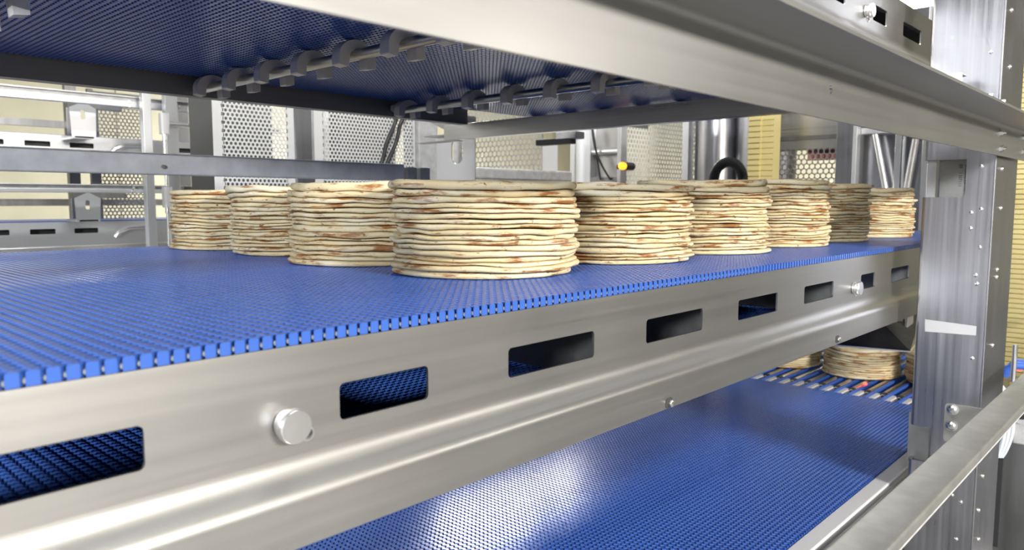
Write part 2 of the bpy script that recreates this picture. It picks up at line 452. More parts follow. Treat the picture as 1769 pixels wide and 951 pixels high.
# cross channel hanging below the belt
mb = MB()
prof = [(1.80, 0.213), (1.803, 0.213), (1.803, 0.262), (1.84, 0.262), (1.84, 0.265), (1.80, 0.265)]
cc = mb.sweep(prof, 0.40, 2.0, 'v').build('cross_channel', 'steel_y', t, 0.001)
MB().box((1.803, 0.40, 0.213), (1.83, 1.9, 0.216)).build('channel_flange', 'steel_y', cc)
for (u0, c0, c1) in ((0.288, 0.62, 1.866), (0.872, 0.60, 1.866), (1.482, 0.60, 1.866), (2.08, 0.60, 1.866)):
    sh = MB().cyl((u0, c0, 0.277), (u0, c1, 0.277), 0.0105, 20).build('return_shaft', 'steel_y', t)
    v = 1.81
    while v > c0:
        # arch-shaped shoe: half ring over the shaft with two straight legs
        N = 16; ro, ri, wd, leg = 0.041, 0.019, 0.026, 0.017
        out = [(ro, -leg + 0.004), (ro - 0.004, -leg)]
        prof = [(ro * math.cos(PI * k / N), 0.0325 * math.sin(PI * k / N)) for k in range(N + 1)]
        inn = [(ri * math.cos(PI * k / N), 0.0125 * math.sin(PI * k / N)) for k in range(N + 1)][::-1]
        poly = [(ro, -leg)] + prof + [(-ro, -leg), (-ri - 0.002, -leg - 0.003)] + inn + [(ri + 0.002, -leg - 0.003)]
        me = flat(poly, [], wd)
        MB().mesh(me, lambda co, v=v: (co.x + u0, v + co.z, co.y + 0.272)).build('return_shoe', 'shoe', sh, 0.0025)
        v -= 0.147

# lower frame
t = thing('conveyor', 'lower conveyor side frame with white wear strip beside the empty belt', 'conveyor', (1.6, 0.55, -0.82))
VS = 0.533
MB().box((0.3, VS, HL - 0.02), (2.35, VL - 0.001, HL - 0.002)).build('wear_strip', 'white_plastic', t, 0.003)
me = flat([(0.3, HL - 0.16), (2.35, HL - 0.16), (2.35, HL - 0.008), (0.3, HL - 0.008)],
          [rrect(a + 0.03, b + 0.03, HL - 0.085, HL - 0.052, 0.005) for a, b in SLOTS if a > 0.4 and b < 2.2], 0.003)
MB().mesh(me, lambda co: (co.x, VS - 0.012 + co.z, co.y)).build('side_plate', 'steel', t)
MB().box((0.3, VS - 0.012, HL - 0.010), (2.35, VS, HL - 0.007)).build('plate_flange', 'steel', t)
MB().box((0.3, VL + 0.03, HL - 0.14), (2.35, VL + 0.034, HL - 0.03)).build('inner_plate', 'shadow', t)  # dark sheet stands in for the shade behind the windows
MB().box((0.3, VL + 1.265, HL - 0.16), (2.72, VL + 1.27, HL - 0.002)).build('side_plate', 'steel', t)

# ------------------------------------------------------------------ upper frame beam
BV = 0.335
t = thing('frame_beam', 'brushed steel angle beam crossing the top, bolted to the right post', 'beam', (1.0, BV, 0.095))
u0, u1 = -0.6, 2.75
hole = at(1435, 155, v=BV)
me = flat([(u0, 0.095), (u1, 0.095), (u1, 0.157), (u0, 0.157)], [circ(hole.x, hole.z, 0.005)], 0.004)
web = MB().mesh(me, lambda co: (co.x, BV + 0.002 + co.z, co.y))
R = 0.008
pf = [(BV, 0.157)] + [(BV - R + R * math.cos(math.radians(a)), 0.157 + 0.0 + R * 0.0 + R * math.sin(math.radians(a)) * 0.0) for a in ()]
arc = [(BV - R * (1 - math.cos(math.radians(a))), 0.150 + R * math.sin(math.radians(a))) for a in range(0, 91, 15)]
prof = arc + [(0.262, 0.158), (0.262, 0.162)] + [(BV + 0.004, 0.162), (BV + 0.004, 0.150)]
o = web.sweep(prof, u0, u1).build('angle', 'steel', t)
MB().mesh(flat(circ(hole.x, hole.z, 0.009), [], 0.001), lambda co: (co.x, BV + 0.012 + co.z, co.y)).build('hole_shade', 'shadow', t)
for (x, y) in ((1728, 230), (1728, 257), (1767, 238), (1767, 262)):
    p = at(x, y, v=BV)
    MB().lathe((p.x, BV, p.z), (0, -1, 0), [(0.009, 0), (0.009, 0.001), (0.0066, 0.0012), (0.0066, 0.006), (0.003, 0.0062), (0.003, 0.011), (0, 0.0112)], 6).build('bolt', 'bolt', t)
for x in (1452, 1459):
    pass
for k, u in enumerate((1.55, 1.66)):
    MB().sweep([(u, 0.162), (u + 0.035, 0.162), (u + 0.03, 0.185), (u + 0.024, 0.19)], 0.30, 0.306, 'v').build('gusset', 'bright', t)

# ------------------------------------------------------------------ post
UP = 1.90; PV0, PV1 = 0.348, 0.482
t = thing('steel_post', 'tall brushed steel channel post at the right with white tape', 'post', (UP + 0.1, 0.41, FL))
def on_post(x, y): return at(x, y, u=UP)
n1 = [(0.478, 0.009), (0.41, 0.009), (0.404, 0.015), (0.404, 0.092), (0.478, 0.092)]
outer = [(PV0 + 0.004, FL + 0.012), (PV1, FL + 0.012), (PV1, -0.605), (0.444, -0.605), (0.444, -0.522), (PV1, -0.522),
         (PV1, 0.009), (0.410, 0.009), (0.404, 0.015), (0.404, 0.092), (PV1, 0.092), (PV1, 1.25), (PV0 + 0.004, 1.25)]
me = flat(outer, [], 0.004)
MB().mesh(me, lambda co: (UP + 0.002 + co.z, co.x, co.y)).build('web', 'steel_v', t, 0.0008)
MB().box((UP, PV0, FL + 0.012), (UP + 0.235, PV0 + 0.004, 1.25)).build('flange', 'steel_v', t, 0.0012)
for a, b in ((FL + 0.012, -0.605), (-0.522, 0.009), (0.092, 1.25)):
    mb = MB()
    R = 0.010
    prof = [(UP + R * (1 - math.cos(math.radians(g))), PV1 - 0.002 + R * math.sin(math.radians(g))) for g in range(0, 91, 15)]
    prof += [(UP + 0.05, PV1 + R - 0.002), (UP + 0.05, PV1 + R - 0.006), (UP + 0.004, PV1 + R - 0.010), (UP + 0.004, PV1 - 0.004)]
    mb.sweep(prof, a, b, 'h', smooth=False)
    mb.build('back_flange', 'steel_v', t)
MB().box((UP - 0.06, 0.31, FL), (UP + 0.29, 0.53, FL + 0.012)).build('foot_plate', 'steel', t, 0.002)
# plates seen through the two notches
lp = MB().box((UP + 0.03, 0.385, 0.0), (UP + 0.033, 0.462, 0.10)).build('inner_plate', 'bead', t)
MB().box((UP + 0.028, 0.47, -0.01), (UP + 0.05, 0.488, 0.11)).build('inner_tube', 'alu', t)
MB().box((UP + 0.03, 0.42, -0.62), (UP + 0.033, 0.50, -0.50)).build('inner_plate', 'bead', t)
def letters(txt, pos, size, parent, m='ink'):
    cu = bpy.data.curves.new('print', 'FONT'); cu.body = txt; cu.size = size; cu.align_x = 'LEFT'
    ob = bpy.data.objects.new('print', cu); C.objects.link(ob)
    me = bpy.data.meshes.new_from_object(ob); bpy.data.objects.remove(ob); bpy.data.curves.remove(cu)
    # text lies on a plate facing -u; it reads from top to bottom
    return MB().mesh(me, lambda co: (pos[0], pos[1] + (-1) * co.y * 1.0, pos[2] - co.x)).build('print', m, parent)
letters('O mm E 257AL', (UP + 0.0292, 0.4125, 0.083), 0.0095, lp)
letters('BE   1307111', (UP + 0.0292, 0.424, 0.083), 0.0095, lp)
# tape and rivets
tp = [on_post(*q) for q in ((1598, 552), (1687, 564), (1686, 580), (1598, 573))]
MB().mesh(flat([(p.y, p.z) for p in tp], [], 0.0006), lambda co: (UP - 0.0004 + co.z, co.x, co.y)).build('tape', 'tape', t)
for (x, y) in ((1696, 288), (1678, 368), (1695, 362), (1677, 395), (1693, 428), (1686, 476), (1688, 491), (1680, 620), (1650, 829), (1645, 856), (1660, 868), (1652, 932), (1712, 90)):
    p = on_post(x, y)
    MB().lathe((UP, p.y, p.z), (-1, 0, 0), [(0.0045, 0), (0.0042, 0.0014), (0.0026, 0.0026), (0, 0.003)], 10).build('rivet', 'bolt', t)
for (x, y) in ((1730, 292), (1728, 360), (1722, 466), (1721, 479), (1714, 597), (1697, 823), (1690, 882), (1690, 932), (1747, 18), (1744, 116)):
    p = at(x, y, v=PV0)
    MB().lathe((p.x, PV0, p.z), (0, -1, 0), [(0.006, 0), (0.0056, 0.002), (0.0035, 0.004), (0, 0.0045)], 10).build('rivet', 'bolt', t)
# rail bracket bolted to the post
br = MB().mesh(flat(rrect(0.336, 0.418, -0.545, -0.456, 0.008), [], 0.005), lambda co: (UP - 0.004 + co.z, co.x, co.y)).build('rail_bracket', 'bead', t, 0.001)
for (x, y) in ((1647, 707), (1645, 735)):
    p = on_post(x, y)
    MB().lathe((UP - 0.0065, p.y, p.z), (-1, 0, 0), [(0.0125, 0), (0.0125, 0.0015), (0.0095, 0.002), (0.0095, 0.005), (0.006, 0.009), (0, 0.0095)], 16).build('bolt', 'bolt', br)
MB().mesh(flat([(0.345, -0.47), (0.27, -0.392), (0.262, -0.392), (0.262, -0.41), (0.345, -0.53)], [], 0.005), lambda co: (UP - 0.004 + co.z, co.x, co.y)).build('rail_foot', 'bead', br)

# guard rail in the aisle
t = thing('guard_rail', 'bead-blasted steel guard rail running past the post at lower right', 'rail', (1.2, 0.26, -0.39))
prof = rrect(0.233, 0.284, -0.3915, -0.375, 0.0035, 3)
MB().sweep(prof, 0.25, 3.4, smooth=False).build('flat_bar', 'bead', t)
MB().box((0.25, 0.2335, -0.393), (3.4, 0.237, -0.3895)).build('bar_edge', 'aged', t)

# ------------------------------------------------------------------ flatbreads
ORD = ['first', 'second', 'third', 'fourth', 'fifth', 'sixth', 'seventh', 'eighth', 'ninth', 'tenth', 'eleventh', 'twelfth', 'thirteenth', 'fourteenth', 'fifteenth', 'sixteenth', 'seventeenth', 'eighteenth', 'nineteenth', 'twentieth']
NA = 84
def smooth_noise(n_terms, amp, rnd, fmin=1):
    ks = [(fmin + i, rnd.uniform(0, 2 * PI), rnd.gauss(0, 1) / (1 + 0.55 * i)) for i in range(n_terms)]
    return [amp * sum(a * math.sin(k * 2 * PI * j / NA + p) for k, p, a in ks) for j in range(NA)]
def stack(cx, cy, base, total, n, where, seed, R=0.143, group='', from_top=True):
    rnd = random.Random(seed)
    th = [rnd.uniform(0.75, 1.25) for _ in range(n)]
    th[-1] = 1.7; th[-2] = 1.35
    if n > 8: th[-3] *= 1.15; th[0] = 1.2
    k = total / sum(th); th = [x * k for x in th]
    A = [0.0] * NA; h = 0.0
    for i in range(n):
        top = h + th[i]
        amp = 0.0010 if i < n - 3 else 0.0015
        nw = [a_ + b_ for a_, b_ in zip(smooth_noise(7, amp, rnd, 1), smooth_noise(9, 0.0004, rnd, 10))]; A2 = [0.55 * a + b for a, b in zip(A, nw)]
        if i == 0: A = [0.0] * NA
        # keep a minimum thickness all round the rim
        A2 = [max(a2, a - 0.62 * th[i]) for a, a2 in zip(A, A2)]
        A2 = [min(a2, a + 0.7 * th[i]) for a, a2 in zip(A, A2)]
        rr = smooth_noise(9, 0.0016, rnd, 1); fine = smooth_noise(12, 0.0008, rnd, 9)
        r0 = R * rnd.uniform(0.968, 1.015); ox, oy = rnd.gauss(0, 0.0024), rnd.gauss(0, 0.0024)
        v = []; f = []
        g = 0.0004
        v.append((0, 0, h + g)); v.append((0, 0, top - 0.0002))
        prof = [(0.80, 0, 0.3), (0.968, 0.01, 1), (0.989, 0.13, 1), (1.0, 0.42, 1), (0.996, 0.76, 1), (0.980, 0.96, 1), (0.80, 1.0, 0.3)]
        curl = [max(0, x) for x in smooth_noise(4, 0.0011, rnd, 2)]
        for j in range(NA):
            a = 2 * PI * j / NA; r = r0 + rr[j] + fine[j]
            b_ = A[j]; t_ = A2[j]
            for (q, z, wv) in prof:
                zb = h + g + b_ * wv; zt = top - 0.0002 + t_ * wv
                zz = zb + (zt - zb) * z
                if q > 0.95 and z < 0.5: zz += curl[j] * (0.5 - z) * 1.2
                v.append((r * q * math.cos(a), r * q * math.sin(a), zz))
        L = len(prof)
        for j in range(NA):
            a, b = 2 + j * L, 2 + ((j + 1) % NA) * L
            f.append((0, b, a)); f.append((1, a + L - 1, b + L - 1))
            for m_ in range(L - 1): f.append((a + m_, b + m_, b + m_ + 1, a + m_ + 1))
        me = bpy.data.meshes.new('flatbread'); me.from_pydata([(x, y, z - h) for x, y, z in v], [], f)
        me.polygons.foreach_set('use_smooth', [True] * len(me.polygons))
        me.materials.append(M['bread'])
        o = bpy.data.objects.new('flatbread', me); C.objects.link(o)
        o.location = (cx + ox, cy + oy, base + h + CZ)
        pos = 'topmost' if i == n - 1 else 'lowest' if i == 0 else (ORD[i] + ' from the bottom' if i < n / 2 else ORD[n - 1 - i] + ' from the top')
        tag(o, 'round flatbread, %s, %s' % (pos, where), 'flatbread', group)
        A = A2; h = top

STK = [
    (0.825, 0.822, 0.138, 17, 'in the nearest and largest stack'),
    (1.165, 0.820, 0.138, 18, 'in the stack just right of the nearest one'),
    (1.490, 0.820, 0.152, 19, 'in the second stack right of the nearest'),
    (1.830, 0.820, 0.160, 20, 'in the third stack right of the nearest'),
    (2.130, 0.820, 0.153, 19, 'in the shaded stack, second from the right end'),
    (2.470, 0.800, 0.148, 18, 'in the stack at the right end'),
    (0.832, 1.124, 0.138, 16, 'in the stack just left of the nearest one'),
    (0.868, 1.420, 0.138, 17, 'in the second stack from the left end'),
    (0.868, 1.700, 0.134, 16, 'in the stack at the left end'),
]
for i, (x, y, hgt, n, where) in enumerate(STK):
    stack(x, y, HB, hgt, n, where, 40 + i, 0.143, 'flatbreads stacked on the middle belt')

# ------------------------------------------------------------------ roller transfer at the end of the lower belt
t = thing('roller_conveyor', 'row of small steel rollers between blue strips behind the lower belt', 'conveyor', (3.0, 1.0, HL - 0.06))
for i in range(15):
    v = 0.60 + i * 0.054
    ro = MB().cyl((2.81, v, HL - 0.012), (3.6, v, HL - 0.012), 0.0125, 16).build('roller', 'steel_y', t)
    MB().lathe((2.81, v, HL - 0.012), (-1, 0, 0), [(0.013, -0.02), (0.013, 0.001), (0.009, 0.0015), (0.009, -0.002), (0.005, -0.002), (0.005, 0.004), (0, 0.004)], 16).build('end_cap', 'black', ro)
    MB().box((2.725, v + 0.031, HL - 0.022), (3.6, v + 0.040, HL - 0.001)).build('guide_strip', 'blue_cap', t)
    MB().box((2.722, v + 0.008, HL - 0.030), (2.83, v + 0.030, HL - 0.005)).build('comb_block', 'white_plastic', t, 0.003)
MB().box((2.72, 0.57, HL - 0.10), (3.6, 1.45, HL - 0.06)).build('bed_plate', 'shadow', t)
for s in (0.565, 1.45):
    MB().box((2.72, s, HL - 0.10), (3.6, s + 0.006, HL - 0.02)).build('side_rail', 'steel', t)
LS = [(3.10, 0.985, 0.115, 12, 'in the stack under the dark chute on the rollers'),
      (3.10, 1.29, 0.115, 12, 'in the left stack on the rollers'),
      (3.13, 0.69, 0.115, 12, 'in the roller stack half hidden by the post')]
for i, (x, y, hgt, n, where) in enumerate(LS):
    stack(x, y, HL + 0.001, hgt, n, where, 90 + i, 0.140, 'flatbreads stacked on the rollers')
p = at(1510, 652, h=HL + 0.01)
tag(MB().lathe((2.90, 0.905, HL + 0.001), (0, 0, 1), [(0.007, 0), (0.007, 0.004), (0.004, 0.008), (0, 0.009)], 12).build('sensor_light', 'red_led'), 'tiny glowing red sensor light on the rollers', 'light')

# chute plate under the middle conveyor
t = thing('chute', 'dark sloping steel chute plate above the stacks on the rollers', 'chute', (2.5, 0.75, -0.42))
q = [at(1437, 597, h=-0.42), at(1572, 609, h=-0.42), at(1587, 588, h=-0.42), at(1592, 545, h=-0.36), at(1520, 556, h=-0.36)]
n_ = MB(); pts = [tuple(a) for a in q]
n_.v = pts + [(a, b, c + 0.004) for a, b, c in pts]
n_.face([0, 1, 2, 3, 4]); n_.face([9, 8, 7, 6, 5])
for i in range(5): n_.face([i, (i + 1) % 5, 5 + (i + 1) % 5, 5 + i])
n_.build('sheet', 'dark_steel', t)
n_ = MB(); a, b = q[1], q[2]
n_.tube([tuple(q[0] + Vector((0, 0, 0.002))), tuple(a + Vector((0, 0, 0.002))), tuple(b + Vector((0, 0, 0.002)))], 0.003, 6).build('rolled_edge', 'bright', t)
# clamp hanging beside the post
c0 = at(1562, 560, u=2.45)
t = thing('clamp', 'small steel clamp bracket hanging under the middle conveyor beside the post', 'clamp', tuple(c0))
MB().cyl(tuple(c0 + Vector((0, 0.09, 0.02))), tuple(c0 + Vector((0, 0.0, 0.02))), 0.016, 16).build('cross_tube', 'steel_y', t)
MB().box(tuple(c0 + Vector((-0.01, -0.012, -0.02))), tuple(c0 + Vector((0.05, -0.004, 0.06)))).build('jaw', 'bead', t, 0.001)
MB().box(tuple(c0 + Vector((-0.01, 0.02, -0.05))), tuple(c0 + Vector((0.02, 0.03, 0.05)))).build('jaw', 'bead', t, 0.001)
MB().cyl(tuple(c0 + Vector((0.0, -0.02, -0.03))), tuple(c0 + Vector((0.0, 0.035, -0.045))), 0.012, 12).build('wing_nut', 'bright', t)
MB().box(tuple(c0 + Vector((-0.03, -0.03, 0.045))), tuple(c0 + Vector((0.06, 0.12, 0.053)))).build('mount_plate', 'bead', t)
MB().box((c0.x, c0.y + 0.05, c0.z + 0.05), (c0.x + 0.02, c0.y + 0.07, -0.15)).build('hanger', 'bead', t)
c1 = at(1570, 378, u=3.945)
s = tag(MB().lathe(tuple(c1), (-1, 0, 0), [(0.006, -0.004), (0.006, 0.003), (0.003, 0.006), (0, 0.007)], 12).build('indicator_light', 'red_led'), 'tiny red indicator light beside the stack at the right end', 'light')

# ------------------------------------------------------------------ background: beams, posts and perforated guards
def perf(parent, name, p0, axis, w, h, pitch, r, m='panel', border=0.03, bl=None):
    """perforated sheet from corner p0 (along, across, height), spread along axis; holes are real openings"""
    bl = bl or (border, border, border, border)
    v = []; f = []
    rh = pitch * math.sqrt(3) / 2
    nx = max(1, int((w - bl[0] - bl[1]) / pitch)); ny = max(1, int((h - bl[2] - bl[3]) / rh))
    cr = pitch / math.sqrt(3)
    def P(a, b): return (p0[0] + a, p0[1], p0[2] + b) if axis == 'u' else (p0[0], p0[1] + a, p0[2] + b)
    mb = MB()
    x0 = bl[0]; y0 = bl[2]
    for j in range(ny):
        for i in range(nx):
            cx = x0 + (i + 0.5 + (0.5 if j % 2 else 0)) * pitch; cy = y0 + (j + 0.5) * rh
            n = len(mb.v)
            for k in range(12):
                t = 2 * PI * k / 12 + PI / 6
                ro = cr if k % 2 == 0 else pitch / 2
                mb.v.append(P(cx + ro * math.cos(t), cy + ro * math.sin(t)))
                mb.v.append(P(cx + r * math.cos(t), cy + r * math.sin(t)))
            for k in range(12):
                a, b = n + 2 * k, n + 2 * ((k + 1) % 12); mb.face([a, b, b + 1, a + 1])
    x1 = x0 + (nx + 0.25) * pitch; y1 = y0 + ny * rh
    def strip(a0, a1, b0, b1):
        n = len(mb.v); mb.v += [P(a0, b0), P(a1, b0), P(a1, b1), P(a0, b1)]; mb.face([n, n + 1, n + 2, n + 3])
    e = pitch * 0.28
    strip(0, x0 + e, 0, h); strip(x1 - e * 0.3, w, 0, h); strip(x0 + e, x1 - e * 0.3, 0, y0 + 0.1 * pitch); strip(x0 + e, x1 - e * 0.3, y1 - 0.1 * pitch, h)
    return mb.build(name, m, parent, solid=0.0015)

# horizontal guide beam behind the belt
t = thing('guide_beam', 'grey blasted steel beam running behind the stacks at the left', 'beam', (0.9, 2.06, 0.07))
MB().sweep(rrect(2.05, 2.09, 0.070, 0.125, 0.004, 3), -0.5, 1.66).build('tube', 'guide', t)
MB().box((-0.5, 2.048, 0.1225), (1.66, 2.092, 0.1265)).build('top_edge', 'alu', t, 0.001)
for x in (281,):
    p = at(x, 288, v=2.048); MB().cyl((p.x, 2.052, p.z), (p.x, 2.044, p.z), 0.005, 12).build('pin', 'bolt', t)
for u in (1.67, 1.73):
    MB().box((u, 2.045, 0.074), (u + 0.045, 2.085, 0.118)).build('end_clip', 'aged', t, 0.003)

# perforated guard panels
t = thing('machine_guard', 'bright perforated guard sheet left of the narrow steel strip', 'guard', (1.27, 2.35, -0.3))
perf(t, 'perforated_sheet', (1.13, 2.35, -0.30), 'u', 0.29, 0.72, 0.0152, 0.0052, bl=(0.03, 0.022, 0.02, 0.075))
tq = thing('machine_guard', 'perforated guard sheet with black hoses hanging before it', 'guard', (1.73, 2.35, -0.3))
perf(tq, 'perforated_sheet', (1.50, 2.35, -0.30), 'u', 0.46, 0.72, 0.0152, 0.0052, bl=(0.035, 0.0, 0.02, 0.06))
t = thing('dark_backing', 'dark box added behind the perforated sheets to darken their holes', 'cabinet', (2.0, 3.0, FL))  # made-up box, darkens the view through the perforated sheets
MB().box((2.02, 2.95, FL), (2.34, 3.3, 0.9)).build('body', 'cabinet', t, 0.004)
MB().box((1.48, 2.95, FL), (1.68, 3.3, 0.9)).build('body', 'cabinet', t, 0.004)
MB().box((1.68, 2.95, FL), (2.02, 3.3, 0.12)).build('base', 'cabinet', t, 0.004)
MB().box((1.90, 2.93, 0.12), (1.95, 3.0, 0.9)).build('duct', 'aged', t, 0.004)
tag(MB().box((1.425, 2.345, -1.3), (1.488, 2.385, 1.0)).build('upright', 'steel_v', None, 0.003), 'narrow steel upright between the two perforated sheets', 'post')
t = thing('upright_column', 'grey square steel column right of the perforated sheets', 'post', (2.0, 2.36, FL))
MB().box((1.965, 2.33, FL), (2.065, 2.43, 1.0)).build('tube', 'aged', t, 0.004)
MB().box((1.96, 2.325, 0.06), (2.07, 2.435, 0.07)).build('collar', 'steel', t)
t = thing('hose', 'pair of twisted black hoses hanging before the right perforated sheet', 'hose', (1.85, 2.30, 0.1))
for k in range(2):
    pts = []
    for i in range(30):
        s = i / 29
        pp = at(687 + k * 13 - 32 * s, 195 + 95 * s, v=2.335)
        pts.append((pp.x + 0.004 * math.sin(9 * s + k * 3), pp.y, pp.z))
    MB().tube(pts, 0.008, 8).build('hose_strand', 'black', t)
p = at(681, 187, v=1.86)
tag(MB().lathe((p.x, 1.866, p.z), (0, -1, 0), [(0.004, 0), (0.004, 0.012), (0.011, 0.012), (0.011, 0), (0.004, 0)], 12).build('eye_nut', 'white_paper'), 'small white ring nut on the dark inner plate', 'nut')

# slotted hanger bracket at the end of the cross channel
t = thing('hanger_bracket', 'pale steel hanger bracket with one long vertical slot', 'bracket', (1.9, 2.05, 0.06))
me = flat([(1.946, 0.04), (2.152, 0.04), (2.152, 0.235), (1.946, 0.235)], [rrect(2.010, 2.070, 0.136, 0.226, 0.029, 6)], 0.004)
MB().mesh(me, lambda co: (1.902 + co.z, co.x, co.y)).build('plate', 'bright', t, 0.001)
MB().box((1.80, 1.946, 0.209), (1.84, 2.152, 0.2125)).build('seat', 'steel', t)
MB().box((1.84, 1.946, 0.235), (1.904, 2.152, 0.239)).build('top_flange', 'steel', t)
MB().sweep([(1.94, 0.239), (2.0, 0.239), (2.15, 0.30), (2.15, 0.31), (1.94, 0.30)], 1.84, 1.90, 'u').build('gusset', 'steel', t)

# rear machine: second conveyor tower seen between the beams
for k, (h0, h1, nm) in enumerate(((0.455, 0.508, 'upper'), (0.040, 0.080, 'lower'))):
    t = thing('rear_beam', '%s bright aluminium beam of the rear conveyor tower at left' % nm, 'beam', (1.0, 3.9, h0))
    MB().box((-1.0, 3.9, h0), (1.75, 3.93, h1 - 0.02)).build('lower_face', 'alu', t, 0.003)
    MB().box((-1.0, 3.91, h1 - 0.02), (1.9, 3.93, h1 - 0.006)).build('groove', 'aged', t)
    MB().box((-1.0, 3.89, h1 - 0.006), (1.9, 3.94, h1)).build('top_flange', 'alu', t, 0.001)
    for u in (1.46, 1.70):
        for dz in (0.008, 0.026):
            MB().cyl((u, 3.9, h0 + dz), (u, 3.893, h0 + dz), 0.008, 10).build('bolt', 'bolt', t)
for (h0, h1, nm) in ((0.205, 0.333, 'upper'), (-0.245, -0.105, 'lower')):
    t = thing('rear_conveyor', '%s rear conveyor side plate with dark rectangular windows at left' % nm, 'conveyor', (1.0, 4.3, h0))
    hs = [rrect(a, a + 0.113, h1 - 0.060, h1 - 0.034, 0.004, 3) for a in [-0.7 + 0.2 * i + 0.01 for i in range(12)] + [1.83, 2.03] if not (1.45 < a < 1.6)]
    MB().mesh(flat([(-1, h0), (2.3, h0), (2.3, h1), (-1, h1)], hs, 0.004), lambda co: (co.x, 4.3 + co.z, co.y)).build('side_plate', 'alu', t)
    MB().box((-1, 4.285, h0 - 0.02), (2.3, 4.30, h0 + 0.018)).build('lip', 'bright', t, 0.005)
    MB().box((-1, 4.36, h0), (2.3, 4.37, h1 - 0.005)).build('inner_plate', 'shadow', t)  # dark sheet, shade inside the rear windows put into its colour
    MB().box((-1, 4.33, h1 - 0.012), (2.3, 4.85, h1 + 0.004)).build('belt_slab', 'belt', t)
    pp = [(1.50, 4.27, h1 - 0.085), (1.515, 4.26, h1 - 0.055), (1.56, 4.26, h1 - 0.035), (1.68, 4.26, h1 - 0.03)]
    MB().tube(pp, 0.012, 8).build('pull_handle', 'bright', t)
# vertical profile with actuator
t = thing('actuator_post', 'white aluminium upright with two cylinder actuators at far left', 'post', (1.55, 3.8, FL))
MB().box((1.485, 3.80, FL), (1.525, 3.84, 1.2)).build('profile', 'alu', t, 0.002)
MB().box((1.60, 3.82, FL), (1.66, 3.86, 1.2)).build('profile', 'alu', t, 0.002)
for hh in (0.325, -0.03):
    cy = MB().sweep(rrect(1.545, 1.585, 3.74, 3.78, 0.010, 4), hh, hh + 0.10, 'h').build('actuator', 'white_paper', t)
    MB().cyl((1.565, 3.76, hh - 0.03), (1.565, 3.76, hh), 0.012, 12).build('neck', 'bright', cy)
    MB().cyl((1.565, 3.76, hh - 0.25), (1.565, 3.76, hh - 0.03), 0.008, 12).build('piston_rod', 'bolt', cy)
tag(MB().cyl((1.585, 3.78, 0.378), (2.2, 3.78, 0.378), 0.012, 12).build('tie_rod', 'bright'), 'thin horizontal steel rod beside the white actuator', 'rod')
# slotted brackets of the rear tower
for (h0, h1, nm) in ((0.31, 0.476, 'upper'), (-0.10, 0.035, 'lower')):
    t = thing('rear_bracket', '%s pale slotted bracket above the rear side plate' % nm, 'bracket', (1.31, 4.1, h0))
    MB().mesh(flat([(1.262, h0), (1.37, h0), (1.376, h1 - 0.02), (1.32, h1 + 0.01), (1.256, h1 - 0.02)], [rrect(1.305, 1.325, h1 - 0.075, h1 - 0.03, 0.008)], 0.004), lambda co: (co.x, 4.1 + co.z, co.y)).build('plate', 'alu', t, 0.001)
    MB().box((1.275, 4.098, h0 - 0.002), (1.36, 4.30, h0 + 0.008)).build('foot', 'alu', t)
    MB().sweep([(4.1, h1 - 0.02), (4.13, h1 - 0.02), (4.13, h1 + 0.012), (4.1, h1 + 0.012)], 1.25, 1.50, 'u').build('arm', 'dark_steel', t)
tag(MB().box((-1, 5.0, 0.43), (1.6, 5.03, 0.47)).build('rear_rail', 'dark_steel'), 'dark grey horizontal rail before the beige wall at left', 'rail')
tag(MB().box((-1, 5.6, -0.03), (2.3, 5.63, 0.015)).build('rear_rail', 'dark_steel'), 'low dark rail before the beige wall at left', 'rail')
t = thing('machine_guard', 'dark-framed perforated guard behind the rear tower at left', 'guard', (1.75, 4.9, -0.3))
perf(t, 'perforated_sheet', (1.62, 4.9, -0.3), 'u', 0.30, 0.95, 0.024, 0.009, 'dark_steel', bl=(0.03, 0.02, 0.03, 0.03))
MB().box((1.60, 4.89, FL), (1.63, 4.92, 0.66)).build('leg', 'dark_steel', t)
tag(MB().box((1.50, 4.95, FL), (1.56, 5.0, 1.0)).build('upright', 'dark_steel', None, 0.003), 'dark upright beside the rear perforated guard at left', 'post')
t = thing('machine_guard', 'pale perforated guard between rear tower and bright sheet', 'guard', (2.5, 4.9, -0.3))
perf(t, 'perforated_sheet', (2.32, 4.9, -0.3), 'u', 0.35, 0.95, 0.024, 0.008, 'panel', bl=(0.08, 0.02, 0.03, 0.03))
MB().box((2.66, 4.89, FL), (2.69, 4.92, 0.66)).build('leg', 'alu', t)
tag(MB().box((2.10, 4.9, FL), (2.20, 4.96, 1.0)).build('upright', 'dark_steel', None, 0.003), 'dark upright behind the white actuator post', 'post')

# right of the column: coarse perforated guard, card, ducts
t = thing('machine_guard', 'coarse perforated guard behind the slotted hanger bracket', 'guard', (3.2, 3.0, -0.2))
perf(t, 'perforated_sheet', (3.2, 2.735, -0.2), 'v', 0.70, 0.85, 0.034, 0.0135, 'steel', bl=(0.004, 0.02, 0.02, 0.02))
MB().box((3.19, 3.42, FL), (3.23, 3.46, 0.66)).build('leg', 'aged', t)
tag(MB().box((3.19, 2.63, 0.10), (3.195, 2.735, 0.335)).build('notice_card', 'white_paper'), 'blank white card beside the coarse perforated guard', 'card')
tag(MB().sweep(rrect(2.60, 2.64, 0.105, 0.163, 0.012, 4), 2.1, 3.28).build('rear_beam', 'aged'), 'grey rounded beam behind the nearest stack', 'beam')
t = thing('latch', 'dark latch block hanging under the cross channel', 'latch', (2.6, 2.15, 0.22))
a = at(925, 252, u=2.5); b = at(985, 238, u=2.5)
MB().box((2.5, b.y, a.z), (2.54, a.y, a.z + 0.025)).build('block', 'black', t, 0.003)
MB().box((2.5, b.y - 0.03, a.z + 0.02), (2.56, b.y + 0.08, a.z + 0.05)).build('mount', 'aged', t, 0.003)
